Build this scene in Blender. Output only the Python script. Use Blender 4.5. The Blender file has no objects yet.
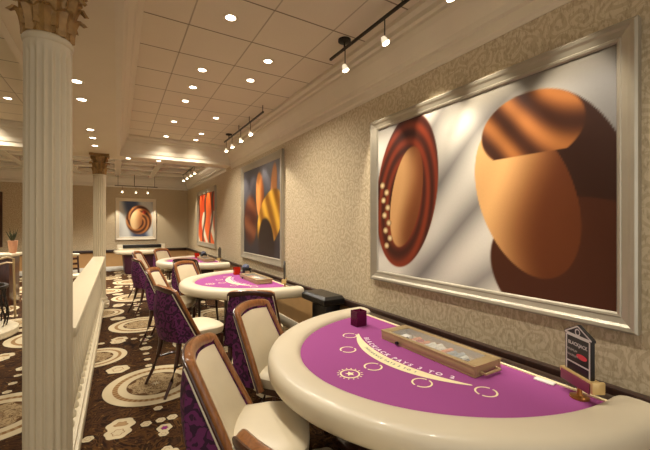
import bpy, bmesh, math, random
from mathutils import Vector, Matrix
random.seed(7)
PI = math.pi
SC = bpy.context.scene
COL = SC.collection
def R(d): return math.radians(d)
def lin(c):
    return tuple(((v/255)/12.92 if v/255 <= .04045 else (((v/255)+.055)/1.055)**2.4) for v in c)

# ------------------------------------------------------------------ tagging
def tag(o, label=None, cat=None, group=None, kind=None):
    if label: o['label'] = label
    if cat: o['category'] = cat
    if group: o['group'] = group
    if kind: o['kind'] = kind
    return o
def empty(name, loc=(0, 0, 0), rz=0.0, label=None, cat=None, group=None):
    o = bpy.data.objects.new(name, None); COL.objects.link(o)
    o.location = loc; o.rotation_euler = (0, 0, rz); o.empty_display_size = .1
    return tag(o, label, cat, group)
def copy_tree(o, parent=None):
    c = o.copy(); COL.objects.link(c)
    if parent is not None: c.parent = parent
    for ch in list(o.children): copy_tree(ch, c)
    return c

# ------------------------------------------------------------------ mesh builder
class MB:
    def __init__(s): s.v = []; s.f = []
    def add(s, vs, fs):
        n = len(s.v); s.v += [tuple(v) for v in vs]; s.f += [tuple(i+n for i in f) for f in fs]; return s
    def box(s, x0, x1, y0, y1, z0, z1):
        vs = [(x0,y0,z0),(x1,y0,z0),(x1,y1,z0),(x0,y1,z0),(x0,y0,z1),(x1,y0,z1),(x1,y1,z1),(x0,y1,z1)]
        return s.add(vs, [(0,3,2,1),(4,5,6,7),(0,1,5,4),(1,2,6,5),(2,3,7,6),(3,0,4,7)])
    def rings(s, rings, closed=True, caps=True, loop=False):
        n = len(rings[0]); vs = [p for r in rings for p in r]; fs = []
        m = len(rings)
        for i in range(m if loop else m-1):
            j = (i+1) % m
            for k in range(n if closed else n-1):
                k2 = (k+1) % n
                fs.append((i*n+k, i*n+k2, j*n+k2, j*n+k))
        if caps and closed and not loop:
            fs.append(tuple(reversed(range(n)))); fs.append(tuple((m-1)*n+k for k in range(n)))
        return s.add(vs, fs)
    def lathe(s, prof, c=(0,0,0), n=24, axis='z'):
        rs = []
        for r, z in prof:
            ring = []
            for k in range(n):
                a = 2*PI*k/n; p = (r*math.cos(a), r*math.sin(a), z)
                if axis == 'x': p = (p[2], p[0], p[1])
                if axis == 'y': p = (p[1], p[2], p[0])
                ring.append((p[0]+c[0], p[1]+c[1], p[2]+c[2]))
            rs.append(ring)
        return s.rings(rs)
    def tube(s, pts, rad, n=10, sx=1.0):
        pts = [Vector(p) for p in pts]; rs = []
        up = Vector((0, 0, 1))
        for i, p in enumerate(pts):
            t = (pts[min(i+1, len(pts)-1)] - pts[max(i-1, 0)]).normalized()
            u = up if abs(t.dot(up)) < .95 else Vector((1, 0, 0))
            a = t.cross(u).normalized(); b = a.cross(t).normalized()
            r = rad[i] if isinstance(rad, (list, tuple)) else rad
            rs.append([tuple(p + a*(r*sx*math.cos(2*PI*k/n)) + b*(r*math.sin(2*PI*k/n))) for k in range(n)])
        return s.rings(rs)
    def build(s, name, mat, parent=None, smooth=True, bevel=0, seg=2, sub=0, angle=40):
        me = bpy.data.meshes.new(name); me.from_pydata(s.v, [], s.f)
        bm = bmesh.new(); bm.from_mesh(me); bmesh.ops.recalc_face_normals(bm, faces=bm.faces)
        if bevel:
            es = [e for e in bm.edges if len(e.link_faces) == 2 and e.calc_face_angle(0) > R(35)]
            bmesh.ops.bevel(bm, geom=es, offset=bevel, segments=seg, profile=.5, affect='EDGES', clamp_overlap=True)
        for e in bm.edges:
            if len(e.link_faces) == 2 and e.calc_face_angle(0) > R(angle): e.smooth = False
        for f in bm.faces: f.smooth = smooth
        bm.to_mesh(me); bm.free()
        if isinstance(mat, (list, tuple)):
            for m in mat: me.materials.append(m)
        else: me.materials.append(mat)
        o = bpy.data.objects.new(name, me); COL.objects.link(o)
        if parent is not None: o.parent = parent
        if sub:
            md = o.modifiers.new('sub', 'SUBSURF'); md.levels = sub; md.render_levels = sub
        return o

# ------------------------------------------------------------------ node helpers
class NG:
    def __init__(s, name, rough=.6, metal=0, spec=.5):
        s.m = bpy.data.materials.new(name); s.m.use_nodes = True
        s.t = s.m.node_tree; s.b = s.t.nodes['Principled BSDF']
        s.b.inputs['Roughness'].default_value = rough; s.b.inputs['Metallic'].default_value = metal
        s.b.inputs['Specular IOR Level'].default_value = spec
        tc = s.t.nodes.new('ShaderNodeTexCoord'); s.obj = tc.outputs['Object']
    def n(s, typ, **kw):
        nd = s.t.nodes.new(typ)
        for k, v in kw.items(): setattr(nd, k, v)
        return nd
    def link(s, a, b): s.t.links.new(a, b)
    def m_(s, op, a, b=0.0, c=0.0):
        nd = s.t.nodes.new('ShaderNodeMath'); nd.operation = op
        for i, v in enumerate((a, b, c)):
            if isinstance(v, (int, float)): nd.inputs[i].default_value = v
            else: s.link(v, nd.inputs[i])
        return nd.outputs[0]
    def xyz(s, src=None):
        nd = s.n('ShaderNodeSeparateXYZ'); s.link(src or s.obj, nd.inputs[0]); return nd.outputs
    def comb(s, x, y, z=0.0):
        nd = s.n('ShaderNodeCombineXYZ')
        for i, v in enumerate((x, y, z)):
            if isinstance(v, (int, float)): nd.inputs[i].default_value = v
            else: s.link(v, nd.inputs[i])
        return nd.outputs[0]
    def noise(s, scale, vec=None, detail=3, rough=.5, dist=0):
        nd = s.n('ShaderNodeTexNoise'); nd.inputs['Scale'].default_value = scale
        nd.inputs['Detail'].default_value = detail; nd.inputs['Roughness'].default_value = rough
        nd.inputs['Distortion'].default_value = dist
        s.link(vec or s.obj, nd.inputs['Vector']); return nd.outputs['Fac']
    def mapv(s, scale, vec=None, rot=(0, 0, 0)):
        nd = s.n('ShaderNodeMapping'); nd.inputs['Scale'].default_value = scale; nd.inputs['Rotation'].default_value = rot
        s.link(vec or s.obj, nd.inputs['Vector']); return nd.outputs[0]
    def ramp(s, fac, stops, mode='LINEAR'):
        nd = s.n('ShaderNodeValToRGB'); cr = nd.color_ramp; cr.interpolation = mode
        while len(cr.elements) < len(stops): cr.elements.new(.5)
        for e, (p, c) in zip(cr.elements, stops):
            e.position = p; e.color = (*c, 1) if not isinstance(c, (int, float)) else (c, c, c, 1)
        s.link(fac, nd.inputs[0]); return nd.outputs[0]
    def step(s, x, a, b):
        nd = s.n('ShaderNodeMapRange', interpolation_type='SMOOTHSTEP')
        s.link(x, nd.inputs[0]); nd.inputs[1].default_value = a; nd.inputs[2].default_value = b
        return nd.outputs[0]
    def mix(s, f, a, b):
        nd = s.n('ShaderNodeMix', data_type='RGBA')
        if isinstance(f, (int, float)): nd.inputs[0].default_value = f
        else: s.link(f, nd.inputs[0])
        for i, v in ((6, a), (7, b)):
            if isinstance(v, tuple): nd.inputs[i].default_value = (*v, 1)
            else: s.link(v, nd.inputs[i])
        return nd.outputs[2]
    def color(s, c):
        if isinstance(c, tuple): s.b.inputs['Base Color'].default_value = (*c, 1)
        else: s.link(c, s.b.inputs['Base Color'])
        return s
    def bump(s, h, strength=.3, dist=.01):
        nd = s.n('ShaderNodeBump'); nd.inputs['Strength'].default_value = strength; nd.inputs['Distance'].default_value = dist
        s.link(h, nd.inputs['Height']); s.link(nd.outputs[0], s.b.inputs['Normal']); return s

def plain(name, rgb, rough=.6, metal=0, var=.08, scale=12, bump=0, spec=.5, coat=0):
    g = NG(name, rough, metal, spec); c = lin(rgb)
    f = g.noise(scale)
    g.color(g.mix(f, tuple(v*(1-var) for v in c), tuple(min(1, v*(1+var)) for v in c)))
    if bump: g.bump(f, bump)
    if coat: g.b.inputs['Coat Weight'].default_value = coat; g.b.inputs['Coat Roughness'].default_value = .12
    return g.m
def wood(name, a, b, rough=.3, scale=9, coat=.4):
    g = NG(name, rough); v = g.mapv((scale*2.5, scale*2.5, scale*.35))
    f = g.noise(1.4, v, 4, .6, 1.5)
    g.color(g.ramp(f, [(.3, lin(a)), (.7, lin(b))])); g.b.inputs['Coat Weight'].default_value = coat
    g.b.inputs['Coat Roughness'].default_value = .2
    return g.m
def emit(name, rgb, strength):
    g = NG(name, .5); g.color(lin(rgb)); g.b.inputs['Emission Color'].default_value = (*lin(rgb), 1)
    g.b.inputs['Emission Strength'].default_value = strength; return g.m

def wallpaper():
    g = NG('damask_wallpaper', .62, 0, .3)
    o = g.xyz()
    h = g.m_('ADD', o[0], o[1])                       # runs along either wall direction
    vec = g.comb(h, o[2], 0.0)
    vor = g.n('ShaderNodeTexVoronoi', feature='F1', voronoi_dimensions='2D'); vor.inputs['Scale'].default_value = 6.5
    vor.inputs['Randomness'].default_value = .55
    nz = g.n('ShaderNodeTexNoise'); nz.inputs['Scale'].default_value = 6; g.link(vec, nz.inputs['Vector'])
    vm = g.n('ShaderNodeVectorMath', operation='MULTIPLY_ADD'); g.link(nz.outputs['Color'], vm.inputs[0])
    vm.inputs[1].default_value = (.16, .16, 0); g.link(vec, vm.inputs[2])
    g.link(vm.outputs[0], vor.inputs['Vector'])
    # spiral scrolls about each cell centre
    dv = g.n('ShaderNodeVectorMath', operation='SUBTRACT'); g.link(vm.outputs[0], dv.inputs[0]); g.link(vor.outputs['Position'], dv.inputs[1])
    d = g.xyz(dv.outputs[0]); ang = g.m_('ARCTAN2', d[1], d[0])
    ph = g.m_('ADD', g.m_('MULTIPLY', vor.outputs['Distance'], 19.0), ang)
    sp = g.m_('SINE', ph)
    nf = g.noise(15, vec, 2)
    t = g.step(g.m_('ADD', sp, g.m_('MULTIPLY', g.m_('SUBTRACT', nf, .5), 1.6)), -.05, .35)
    speck = g.noise(1.0, g.mapv((70, 70, 26)), 3, .7)
    base = g.mix(t, lin((196, 180, 150)), lin((180, 163, 133)))
    col = g.mix(g.step(speck, .45, .7), base, lin((160, 143, 114)))
    g.color(col); g.bump(t, .12, .004)
    g.link(g.ramp(t, [(0, .45), (1, .65)]), g.b.inputs['Roughness'])
    return g.m

def tile_ceiling():
    g = NG('acoustic_tile', .85, 0, .2); o = g.xyz()
    fx = g.m_('FRACT', g.m_('DIVIDE', g.m_('SUBTRACT', o[0], .57-6.1), .61))
    fy = g.m_('FRACT', g.m_('DIVIDE', g.m_('SUBTRACT', o[1], 2.82-12.2), .61))
    def edge(f): return g.m_('MINIMUM', f, g.m_('SUBTRACT', 1.0, f))
    ln = g.m_('MAXIMUM', g.m_('MULTIPLY', g.m_('SUBTRACT', 1.0, g.step(edge(fx), .005, .016)), .45), g.m_('MULTIPLY', g.m_('SUBTRACT', 1.0, g.step(edge(fy), .006, .018)), .8))
    n = g.noise(160, None, 2, .8); n2 = g.noise(2.2)
    base = g.mix(n, lin((206, 194, 170)), lin((222, 210, 188)))
    base = g.mix(g.m_('MULTIPLY', n2, .4), base, lin((200, 186, 160)))
    g.color(g.mix(ln, base, lin((92, 74, 50)))); g.bump(g.m_('SUBTRACT', 1.0, ln), .5, .006)
    return g.m

def carpet():
    g = NG('casino_carpet', .95, 0, .1); o = g.xyz()
    def cell(x0, y0, px, py):
        dx = g.m_('MULTIPLY', g.m_('SUBTRACT', g.m_('FRACT', g.m_('DIVIDE', g.m_('SUBTRACT', o[0], x0-20*px-px/2), px)), .5), px)
        dy = g.m_('MULTIPLY', g.m_('SUBTRACT', g.m_('FRACT', g.m_('DIVIDE', g.m_('SUBTRACT', o[1], y0-20*py-py/2), py)), .5), py)
        r = g.m_('SQRT', g.m_('ADD', g.m_('MULTIPLY', dx, dx), g.m_('MULTIPLY', dy, dy)))
        return dx, dy, r, g.m_('ARCTAN2', dy, dx)
    # leafy swirls of the ground
    nv = g.noise(2.6, None, 3, .6, 2.5); nw = g.noise(7, None, 3, .6, 3)
    ground = g.ramp(nv, [(.36, lin((34, 20, 12))), (.46, lin((68, 43, 22))), (.485, lin((35, 21, 13))), (.56, lin((78, 50, 24))), (.59, lin((31, 19, 11))), (.66, lin((58, 37, 20)))])
    ground = g.mix(g.step(nw, .60, .68), ground, lin((104, 76, 42)))
    cream = lin((180, 164, 132)); tan = lin((140, 112, 78)); dk = lin((80, 54, 30))
    col = ground
    def medal(col, x0, y0, px, py, rad):
        dx, dy, r, a = cell(x0, y0, px, py)
        q = g.m_('DIVIDE', r, rad)
        pet = g.m_('MULTIPLY', g.m_('SINE', g.m_('MULTIPLY', a, 8.0)), .05)
        vein = g.noise(9/rad*.45, None, 3, .7, 2.0)
        inner = g.mix(g.step(g.m_('ABSOLUTE', g.m_('SUBTRACT', vein, .5)), .0, .05), dk, lin((150, 128, 94)))
        body = g.ramp(g.m_('ADD', q, pet), [(0, cream), (.10, dk), (.16, tan)])
        body = g.mix(g.step(q, .12, .16), body, inner)
        body = g.mix(g.step(g.m_('ADD', q, pet), .50, .53), body, dk)
        body = g.mix(g.step(q, .56, .58), body, cream)
        beads = g.step(g.m_('SINE', g.m_('MULTIPLY', a, 46.0)), -.2, .2)
        body = g.mix(g.step(q, .72, .74), body, g.mix(beads, tan, lin((120, 88, 52))))
        body = g.mix(g.step(q, .82, .84), body, cream)
        return g.mix(g.step(q, 1.0, 1.015), body, col)
    def small(col, x0, y0, px, py, rad, mid):
        dx, dy, r, a = cell(x0, y0, px, py)
        q = g.m_('ADD', g.m_('DIVIDE', r, rad), g.m_('MULTIPLY', g.m_('SINE', g.m_('MULTIPLY', a, 6.0)), .06))
        body = g.ramp(q, [(0, mid), (.4, mid), (.45, lin((120, 90, 56))), (.55, cream)])
        return g.mix(g.step(q, 1.0, 1.08), body, col)
    PX, PY = 1.25, 2.5
    # chains of small beads between the medallions
    for (x0, y0, px, py, rad) in ((.31, 5.2, PX, .22, .036), (.2, 3.22, .2, PY, .04)):
        col = small(col, x0, y0, px, py, rad, cream)
    col = medal(col, .34, 4.0, PX, PY, .47)
    col = medal(col, -.25, 5.15, PX, PY, .35)
    for (x0, y0, rad, mid) in ((.02, 3.31, .10, tan), (.325, 3.08, .055, lin((120, 40, 100))), (.0, 4.6, .11, cream), (.32, 5.2, .07, cream), (-.4, 3.3, .08, tan), (.0, 6.2-.5, .09, cream)):
        col = small(col, x0, y0, PX, PY, rad, mid)
    g.color(col); g.bump(g.noise(220, None, 2), .5, .004)
    return g.m

def damask_purple():
    g = NG('purple_damask', .7, 0, .3)
    vor = g.n('ShaderNodeTexVoronoi', feature='F1'); vor.inputs['Scale'].default_value = 15
    nz = g.n('ShaderNodeTexNoise'); nz.inputs['Scale'].default_value = 14; g.link(g.obj, nz.inputs['Vector'])
    vm = g.n('ShaderNodeVectorMath', operation='MULTIPLY_ADD'); g.link(nz.outputs['Color'], vm.inputs[0])
    vm.inputs[1].default_value = (.09,)*3; g.link(g.obj, vm.inputs[2]); g.link(vm.outputs[0], vor.inputs['Vector'])
    s = g.m_('SINE', g.m_('MULTIPLY', vor.outputs['Distance'], 13.0))
    t = g.step(s, -.1, .4)
    g.color(g.mix(t, lin((92, 32, 76)), lin((46, 14, 40)))); g.bump(t, .25, .003)
    return g.m

M = {}
M['wall'] = wallpaper(); M['tile'] = tile_ceiling(); M['carpet'] = carpet(); M['damask'] = damask_purple()
M['plaster'] = plain('painted_plaster', (210, 197, 170), .7, var=.04, scale=3)
M['mould'] = plain('crown_paint', (208, 196, 172), .5, var=.05, scale=5)
M['white'] = plain('white_gloss_paint', (214, 208, 194), .25, var=.04, coat=.3)
M['column'] = plain('column_paint', (182, 167, 138), .55, var=.06, scale=6)
M['rail'] = plain('rail_paint', (194, 180, 150), .42, var=.05, scale=30, bump=.05)
M['gold'] = plain('gilded_plaster', (146, 112, 62), .5, .15, var=.45, scale=26, bump=.6)
M['wainscot'] = plain('wainscot_tan', (176, 136, 86), .6, var=.12, scale=6)
M['darkrail'] = wood('dark_trim_wood', (34, 20, 16), (52, 30, 22), .35)
M['wood'] = wood('chair_wood', (112, 66, 32), (158, 102, 54), .28)
M['darkwood'] = wood('dark_leg_wood', (44, 20, 12), (74, 36, 20), .3)
M['cream'] = plain('cream_leather', (206, 192, 162), .38, var=.05, scale=9, bump=.03)
M['rim'] = plain('cream_vinyl_armrest', (202, 190, 164), .42, var=.03, scale=5, coat=.15)
M['damwhite'] = plain('cream_piping', (230, 220, 190), .5)
M['felt'] = plain('purple_felt', (150, 76, 132), .95, var=.06, scale=240, spec=.1, bump=.1)
M['print'] = plain('cream_print', (236, 220, 176), .9, spec=.1)
M['printw'] = plain('white_print', (236, 214, 226), .9, spec=.1)
M['printb'] = plain('blue_print', (92, 112, 118), .9, spec=.1)
M['tray'] = plain('beige_metal', (178, 154, 112), .35, .35, var=.06)
M['black'] = plain('black_plastic', (18, 17, 18), .28, var=.1)
M['blackm'] = plain('black_metal', (46, 42, 34), .4, .6, var=.1)
M['purplewood'] = plain('dark_purple_laminate', (58, 18, 40), .4, var=.15)
M['silver'] = plain('silver_leaf_frame', (172, 164, 146), .34, .55, var=.10, scale=8)
M['brass'] = plain('aged_brass', (170, 120, 60), .3, .8, var=.1)
M['goldbar'] = plain('pale_gold_bar', (206, 176, 118), .35, .5, var=.08)
M['iron'] = plain('wrought_iron', (40, 32, 26), .45, .5, var=.2)
M['leaf'] = plain('dark_foliage', (56, 62, 34), .5, var=.3)
M['terra'] = plain('peach_ceramic', (206, 150, 116), .4, var=.1)
M['signsilver'] = plain('sign_silver_print', (190, 186, 180), .5)
M['signred'] = plain('sign_red_print', (200, 60, 70), .5)
M['striped'] = plain('plum_strip', (120, 48, 72), .45)
M['paper'] = plain('white_card', (236, 232, 222), .5)
M['bulb'] = emit('lamp_glow', (255, 236, 200), 14)
M['lens'] = emit('downlight_glow', (255, 240, 214), 9)
M['trimring'] = plain('lamp_trim', (214, 200, 170), .4)
def glassy(name, rgb, alpha=.35, rough=.05, trans=1.0):
    g = NG(name, rough); g.color(lin(rgb)); tr = g.n('ShaderNodeBsdfTransparent'); mx = g.n('ShaderNodeMixShader'); mx.inputs[0].default_value = .14
    g.link(tr.outputs[0], mx.inputs[1]); g.link(g.b.outputs[0], mx.inputs[2]); g.link(mx.outputs[0], g.t.nodes['Material Output'].inputs[0])
    return g.m
M['glass'] = glassy('clear_lid', (245, 245, 240))
def acr():
    g = NG('purple_acrylic', .08); g.color(lin((110, 30, 70))); g.b.inputs['Transmission Weight'].default_value = .45; g.b.inputs['IOR'].default_value = 1.2; return g.m
M['acrylic'] = acr()
def acr2():
    g = NG('red_acrylic', .1); g.color(lin((196, 50, 28))); g.b.inputs['Transmission Weight'].default_value = .3; g.b.inputs['IOR'].default_value = 1.2; return g.m
M['acrylic_red'] = acr2()
def chipmat(name, rgb):
    g = NG(name, .5); o = g.xyz(); s = g.step(g.m_('SINE', g.m_('MULTIPLY', o[0], 2*PI/.0042)), -.9, -.5)
    g.color(g.mix(s, tuple(v*.35 for v in lin(rgb)), lin(rgb))); return g.m
CHIP = [chipmat('chip_'+n, c) for n, c in (('orange', (222, 140, 84)), ('white', (226, 222, 206)), ('grey', (150, 154, 152)), ('red', (176, 66, 56)), ('dark', (64, 62, 66)))]

# ------------------------------------------------------------------ the room
W = 2.38; YB = 14.6; ZC = 3.53; ZS = 3.10; XL = -4.6; Y0 = -2.6
def struct(mb, name, mat, **kw): return tag(mb.build(name, mat, None, **kw), kind='structure')
struct(MB().box(XL-.1, W+.1, Y0, YB+.1, -.1, 0), 'floor', M['carpet'], smooth=False)
struct(MB().box(W, W+.12, Y0, YB+.12, 0, 3.62), 'wall_right', M['wall'], smooth=False)
struct(MB().box(XL-.12, W, YB, YB+.12, 0, 3.62), 'wall_back', M['wall'], smooth=False)
struct(MB().box(XL-.12, XL, Y0, YB, 0, 3.62), 'wall_left', M['wall'], smooth=False)
# tiles, soffits and beam
struct(MB().box(.15, W, Y0, 8.22, ZC, ZC+.06).box(XL, -.90, Y0, 8.22, ZC, ZC+.06), 'ceiling', M['tile'], smooth=False)
struct(MB().box(-.72, 0, Y0, 8.40, ZS, ZS+.05).box(XL, W, 8.40, 8.90, ZS, ZS+.05), 'ceiling', M['plaster'], smooth=False)
cb = MB().box(XL, W, 9.0, YB, ZC, ZC+.06)
for x in (-3.6, -2.4, -1.2, 0, 1.05): cb.box(x-.09, x+.09, 9.0, YB-.1, ZC-.12, ZC)
for y in (10.2, 11.4, 12.6, 13.8):
    cb.box(XL, W-.1, y-.09, y+.09, ZC-.121, ZC)
struct(cb, 'ceiling', M['white'], smooth=False, bevel=.02)
PROF = [(.006, 3.02), (.012, 3.045), (.025, 3.06), (.025, 3.13), (.05, 3.145), (.06, 3.19), (.09, 3.25), (.13, 3.32), (.15, 3.37), (.15, 3.40), (.175, 3.415), (.175, 3.46), (.21, 3.49), (.21, 3.535)]
PROF2 = [(0, 3.094), (.035, 3.094), (.035, 3.16), (.05, 3.18), (.07, 3.25), (.11, 3.32), (.13, 3.37), (.13, 3.40), (.155, 3.415), (.155, 3.46), (.19, 3.49), (.19, 3.535)]
def crown_run(name, prof, p0, p1, nrm, mat, m0=0, m1=0, back=.02):
    # p0->p1 line at the wall face, nrm into the room; m0/m1 = mitre growth along the run per unit of projection
    p0 = Vector((*p0, 0)); p1 = Vector((*p1, 0)); t = (p1-p0).normalized(); n = Vector((*nrm, 0))
    pr = list(prof) + [(prof[-1][0], prof[-1][1]+.02), (-back, prof[-1][1]+.02), (-back, prof[0][1])]
    rs = [[tuple(p + n*a + t*(a*m) + Vector((0, 0, z))) for a, z in pr] for p, m in ((p0, m0), (p1, m1))]
    struct(MB().rings(rs), name, mat, smooth=False)
crown_run('trim_1', PROF, (W, Y0), (W, 8.40), (-1, 0), M['mould'], 0, 0)
crown_run('trim_2', PROF2, (0, Y0), (0, 8.40), (1, 0), M['mould'], 0, -1)
crown_run('trim_3', PROF2, (0, 8.40), (W, 8.40), (0, -1), M['mould'], 1, 0)
crown_run('trim_4', PROF2, (-.72, Y0), (-.72, 8.40), (-1, 0), M['mould'], 0, -1)
crown_run('trim_5', PROF2, (XL, 8.40), (-.72, 8.40), (0, -1), M['mould'], 0, -1)
crown_run('trim_6', PROF, (W, 8.90), (W, YB), (-1, 0), M['white'], 1, -1)
crown_run('trim_7', PROF, (XL, YB), (W, YB), (0, -1), M['white'], 0, -1)
crown_run('trim_8', PROF2, (XL, 8.90), (W, 8.90), (0, 1), M['white'], 0, -1)
# wainscot, chair rail, baseboard
struct(MB().box(W-.02, W, Y0, YB, .0, .70), 'trim_9', M['wainscot'], smooth=False)
struct(MB().box(XL, W-.02, YB-.02, YB, .0, .70), 'trim_10', M['wainscot'], smooth=False)
struct(MB().box(W-.06, W, Y0, YB-.05, .68, .76), 'trim_11', M['darkrail'], bevel=.012)
struct(MB().box(XL, W-.0, YB-.06, YB, .66, .76), 'trim_12', M['darkrail'], bevel=.012)
struct(MB().box(W-.045, W-.02, Y0, YB-.05, 0, .16), 'baseboard_right', M['mould'], bevel=.008)
struct(MB().box(XL, W-.02, YB-.05, YB-.02, 0, .16), 'baseboard_back', M['white'], bevel=.008)

# ------------------------------------------------------------------ columns
def make_column():
    root = empty('fluted_column')
    n = 20; rings = []
    def ring(r, z, flute):
        pts = []
        for k in range(n*8):
            a = 2*PI*k/(n*8); ph = (k % 8)/8
            dd = 0 if ph in (0, .875) else -math.sin(PI*(ph+.0)/.875)*flute
            pts.append(((r+dd)*math.cos(a), (r+dd)*math.sin(a), z))
        return pts
    for z, r, fl in ((.16, .122, 0), (.19, .115, 0), (.24, .113, 0), (.27, .112, .011), (1.4, .111, .012), (2.58, .108, .011), (2.61, .109, 0), (2.65, .109, 0)):
        rings.append(ring(r, z, fl))
    MB().rings(rings).build('shaft', M['column'], root, angle=50)
    MB().lathe([(.109, 2.645), (.114, 2.652), (.117, 2.668), (.112, 2.68), (.106, 2.688), (.1, 2.69)], n=40).build('collar', M['column'], root)
    b = MB().box(-.17, .17, -.17, .17, 0, .05).lathe([(.165, .05), (.168, .07), (.16, .09), (.145, .10), (.135, .12), (.145, .13), (.145, .145), (.13, .165)], n=40)
    b.build('base', M['column'], root)
    cap = MB().lathe([(.10, 2.685), (.10, 2.80), (.105, 2.90), (.125, 2.99), (.16, 3.04), (.10, 3.05)], n=32).build('capital', M['gold'], root)
    def leaf(a0, z0, h, r0, out, w):
        mb = MB(); rs = []
        for i in range(9):
            t = i/8; zz = z0 + h*min(1, t*1.15) - (max(0, t-.72)*h*.9)
            rr = r0 + out*(t**2.6); ww = w*(.55+.75*math.sin(PI*min(1, t*.95+.08)))*(1-.55*t**3) * (1+.18*math.sin(t*22))
            ring_ = []
            for j in range(7):
                q = j/6*2-1; a = a0 + q*ww/rr/2
                r2 = rr + .012*math.cos(q*PI*1.5) + .006
                ring_.append((r2*math.cos(a), r2*math.sin(a), zz))
            for j in reversed(range(7)):
                q = j/6*2-1; a = a0 + q*ww/rr/2
                ring_.append(((rr-.004)*math.cos(a), (rr-.004)*math.sin(a), zz-.004))
            rs.append(ring_)
        return mb.rings(rs).build('leaf', M['gold'], cap)
    for k in range(8): leaf(2*PI*k/8, 2.69, .16, .104, .062, .085)
    for k in range(8): leaf(2*PI*(k+.5)/8, 2.73, .23, .106, .078, .085)
    for k in range(4):
        a = PI/4 + k*PI/2; pts = []; ca, sa = math.cos(a), math.sin(a)
        for i in range(20):
            t = i/19; th = t*PI*2.6; rr = .032*(1-t*.75)
            pts.append((( .165 + rr*math.sin(th))*ca, (.165 + rr*math.sin(th))*sa, 3.0 + rr*math.cos(th)))
        pts = [(.11*ca, .11*sa, 2.90), (.135*ca, .135*sa, 2.985)] + pts
        MB().tube(pts, [.012]*len(pts), 8, 2.0).build('volute', M['gold'], cap)
    for k in range(4):
        a = k*PI/2; c = (.135*math.cos(a), .135*math.sin(a), 3.035)
        MB().lathe([(.004, -.03), (.02, -.02), (.028, 0), (.02, .02), (.004, .03)], c, 10).build('rosette', M['gold'], cap)
    ab = []
    for z, e in ((3.045, 0), (3.06, .008), (3.075, .0), (3.0985, .012)):
        ring_ = []
        for k in range(4):
            for j in range(8):
                q = j/8*2-1; rr = .165+e - .03*math.cos(q*PI/2)
                x, y = rr, q*(.165+e)*1.0
                a = k*PI/2; ring_.append((x*math.cos(a)-y*math.sin(a), x*math.sin(a)+y*math.cos(a), z))
        ab.append(ring_)
    MB().rings(ab).build('abacus', M['gold'], root, angle=30)
    return root
col1 = make_column(); col1.location = (-.335, 2.46, 0)
tag(col1, 'large fluted cream column with gilded leafy capital in the left foreground', 'column', 'fluted columns')
col2 = copy_tree(col1); col2.location = (-.325, 8.45, 0)
tag(col2, 'fluted cream column with gilt capital at the far end of the balustrade', 'column')
col3 = copy_tree(col1); col3.location = (-1.03, 8.66, 0)
tag(col3, 'distant gilt topped column mostly hidden behind the large foreground column', 'column')

# ------------------------------------------------------------------ balustrade
bal = empty('balustrade', (-.325, 2.62, 0), label='long cream balustrade with flat handrail running between the two nearer columns', cat='balustrade')
L = 8.26-2.62
MB().box(-.105, .105, 0, L, .955, 1.02).box(-.075, .075, 0, L, .92, .955).build('handrail', M['rail'], bal, bevel=.012)
MB().box(-.09, .09, 0, L, 0, .10).box(-.07, .07, 0, L, .10, .14).build('bottom_rail', M['rail'], bal, bevel=.01)
bp = [(.045, .14), (.045, .17), (.028, .19), (.024, .22), (.05, .32), (.054, .38), (.044, .46), (.026, .60), (.02, .72), (.022, .80), (.036, .82), (.024, .84), (.028, .88), (.045, .90), (.045, .92)]
nb = 34
b0 = MB().lathe(bp, n=14).build('baluster', M['rail'], bal); b0.location = (0, .08, 0)
for i in range(1, nb):
    c = b0.copy(); COL.objects.link(c); c.parent = bal; c.location = (0, .08+i*(L-.16)/(nb-1), 0)

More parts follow.
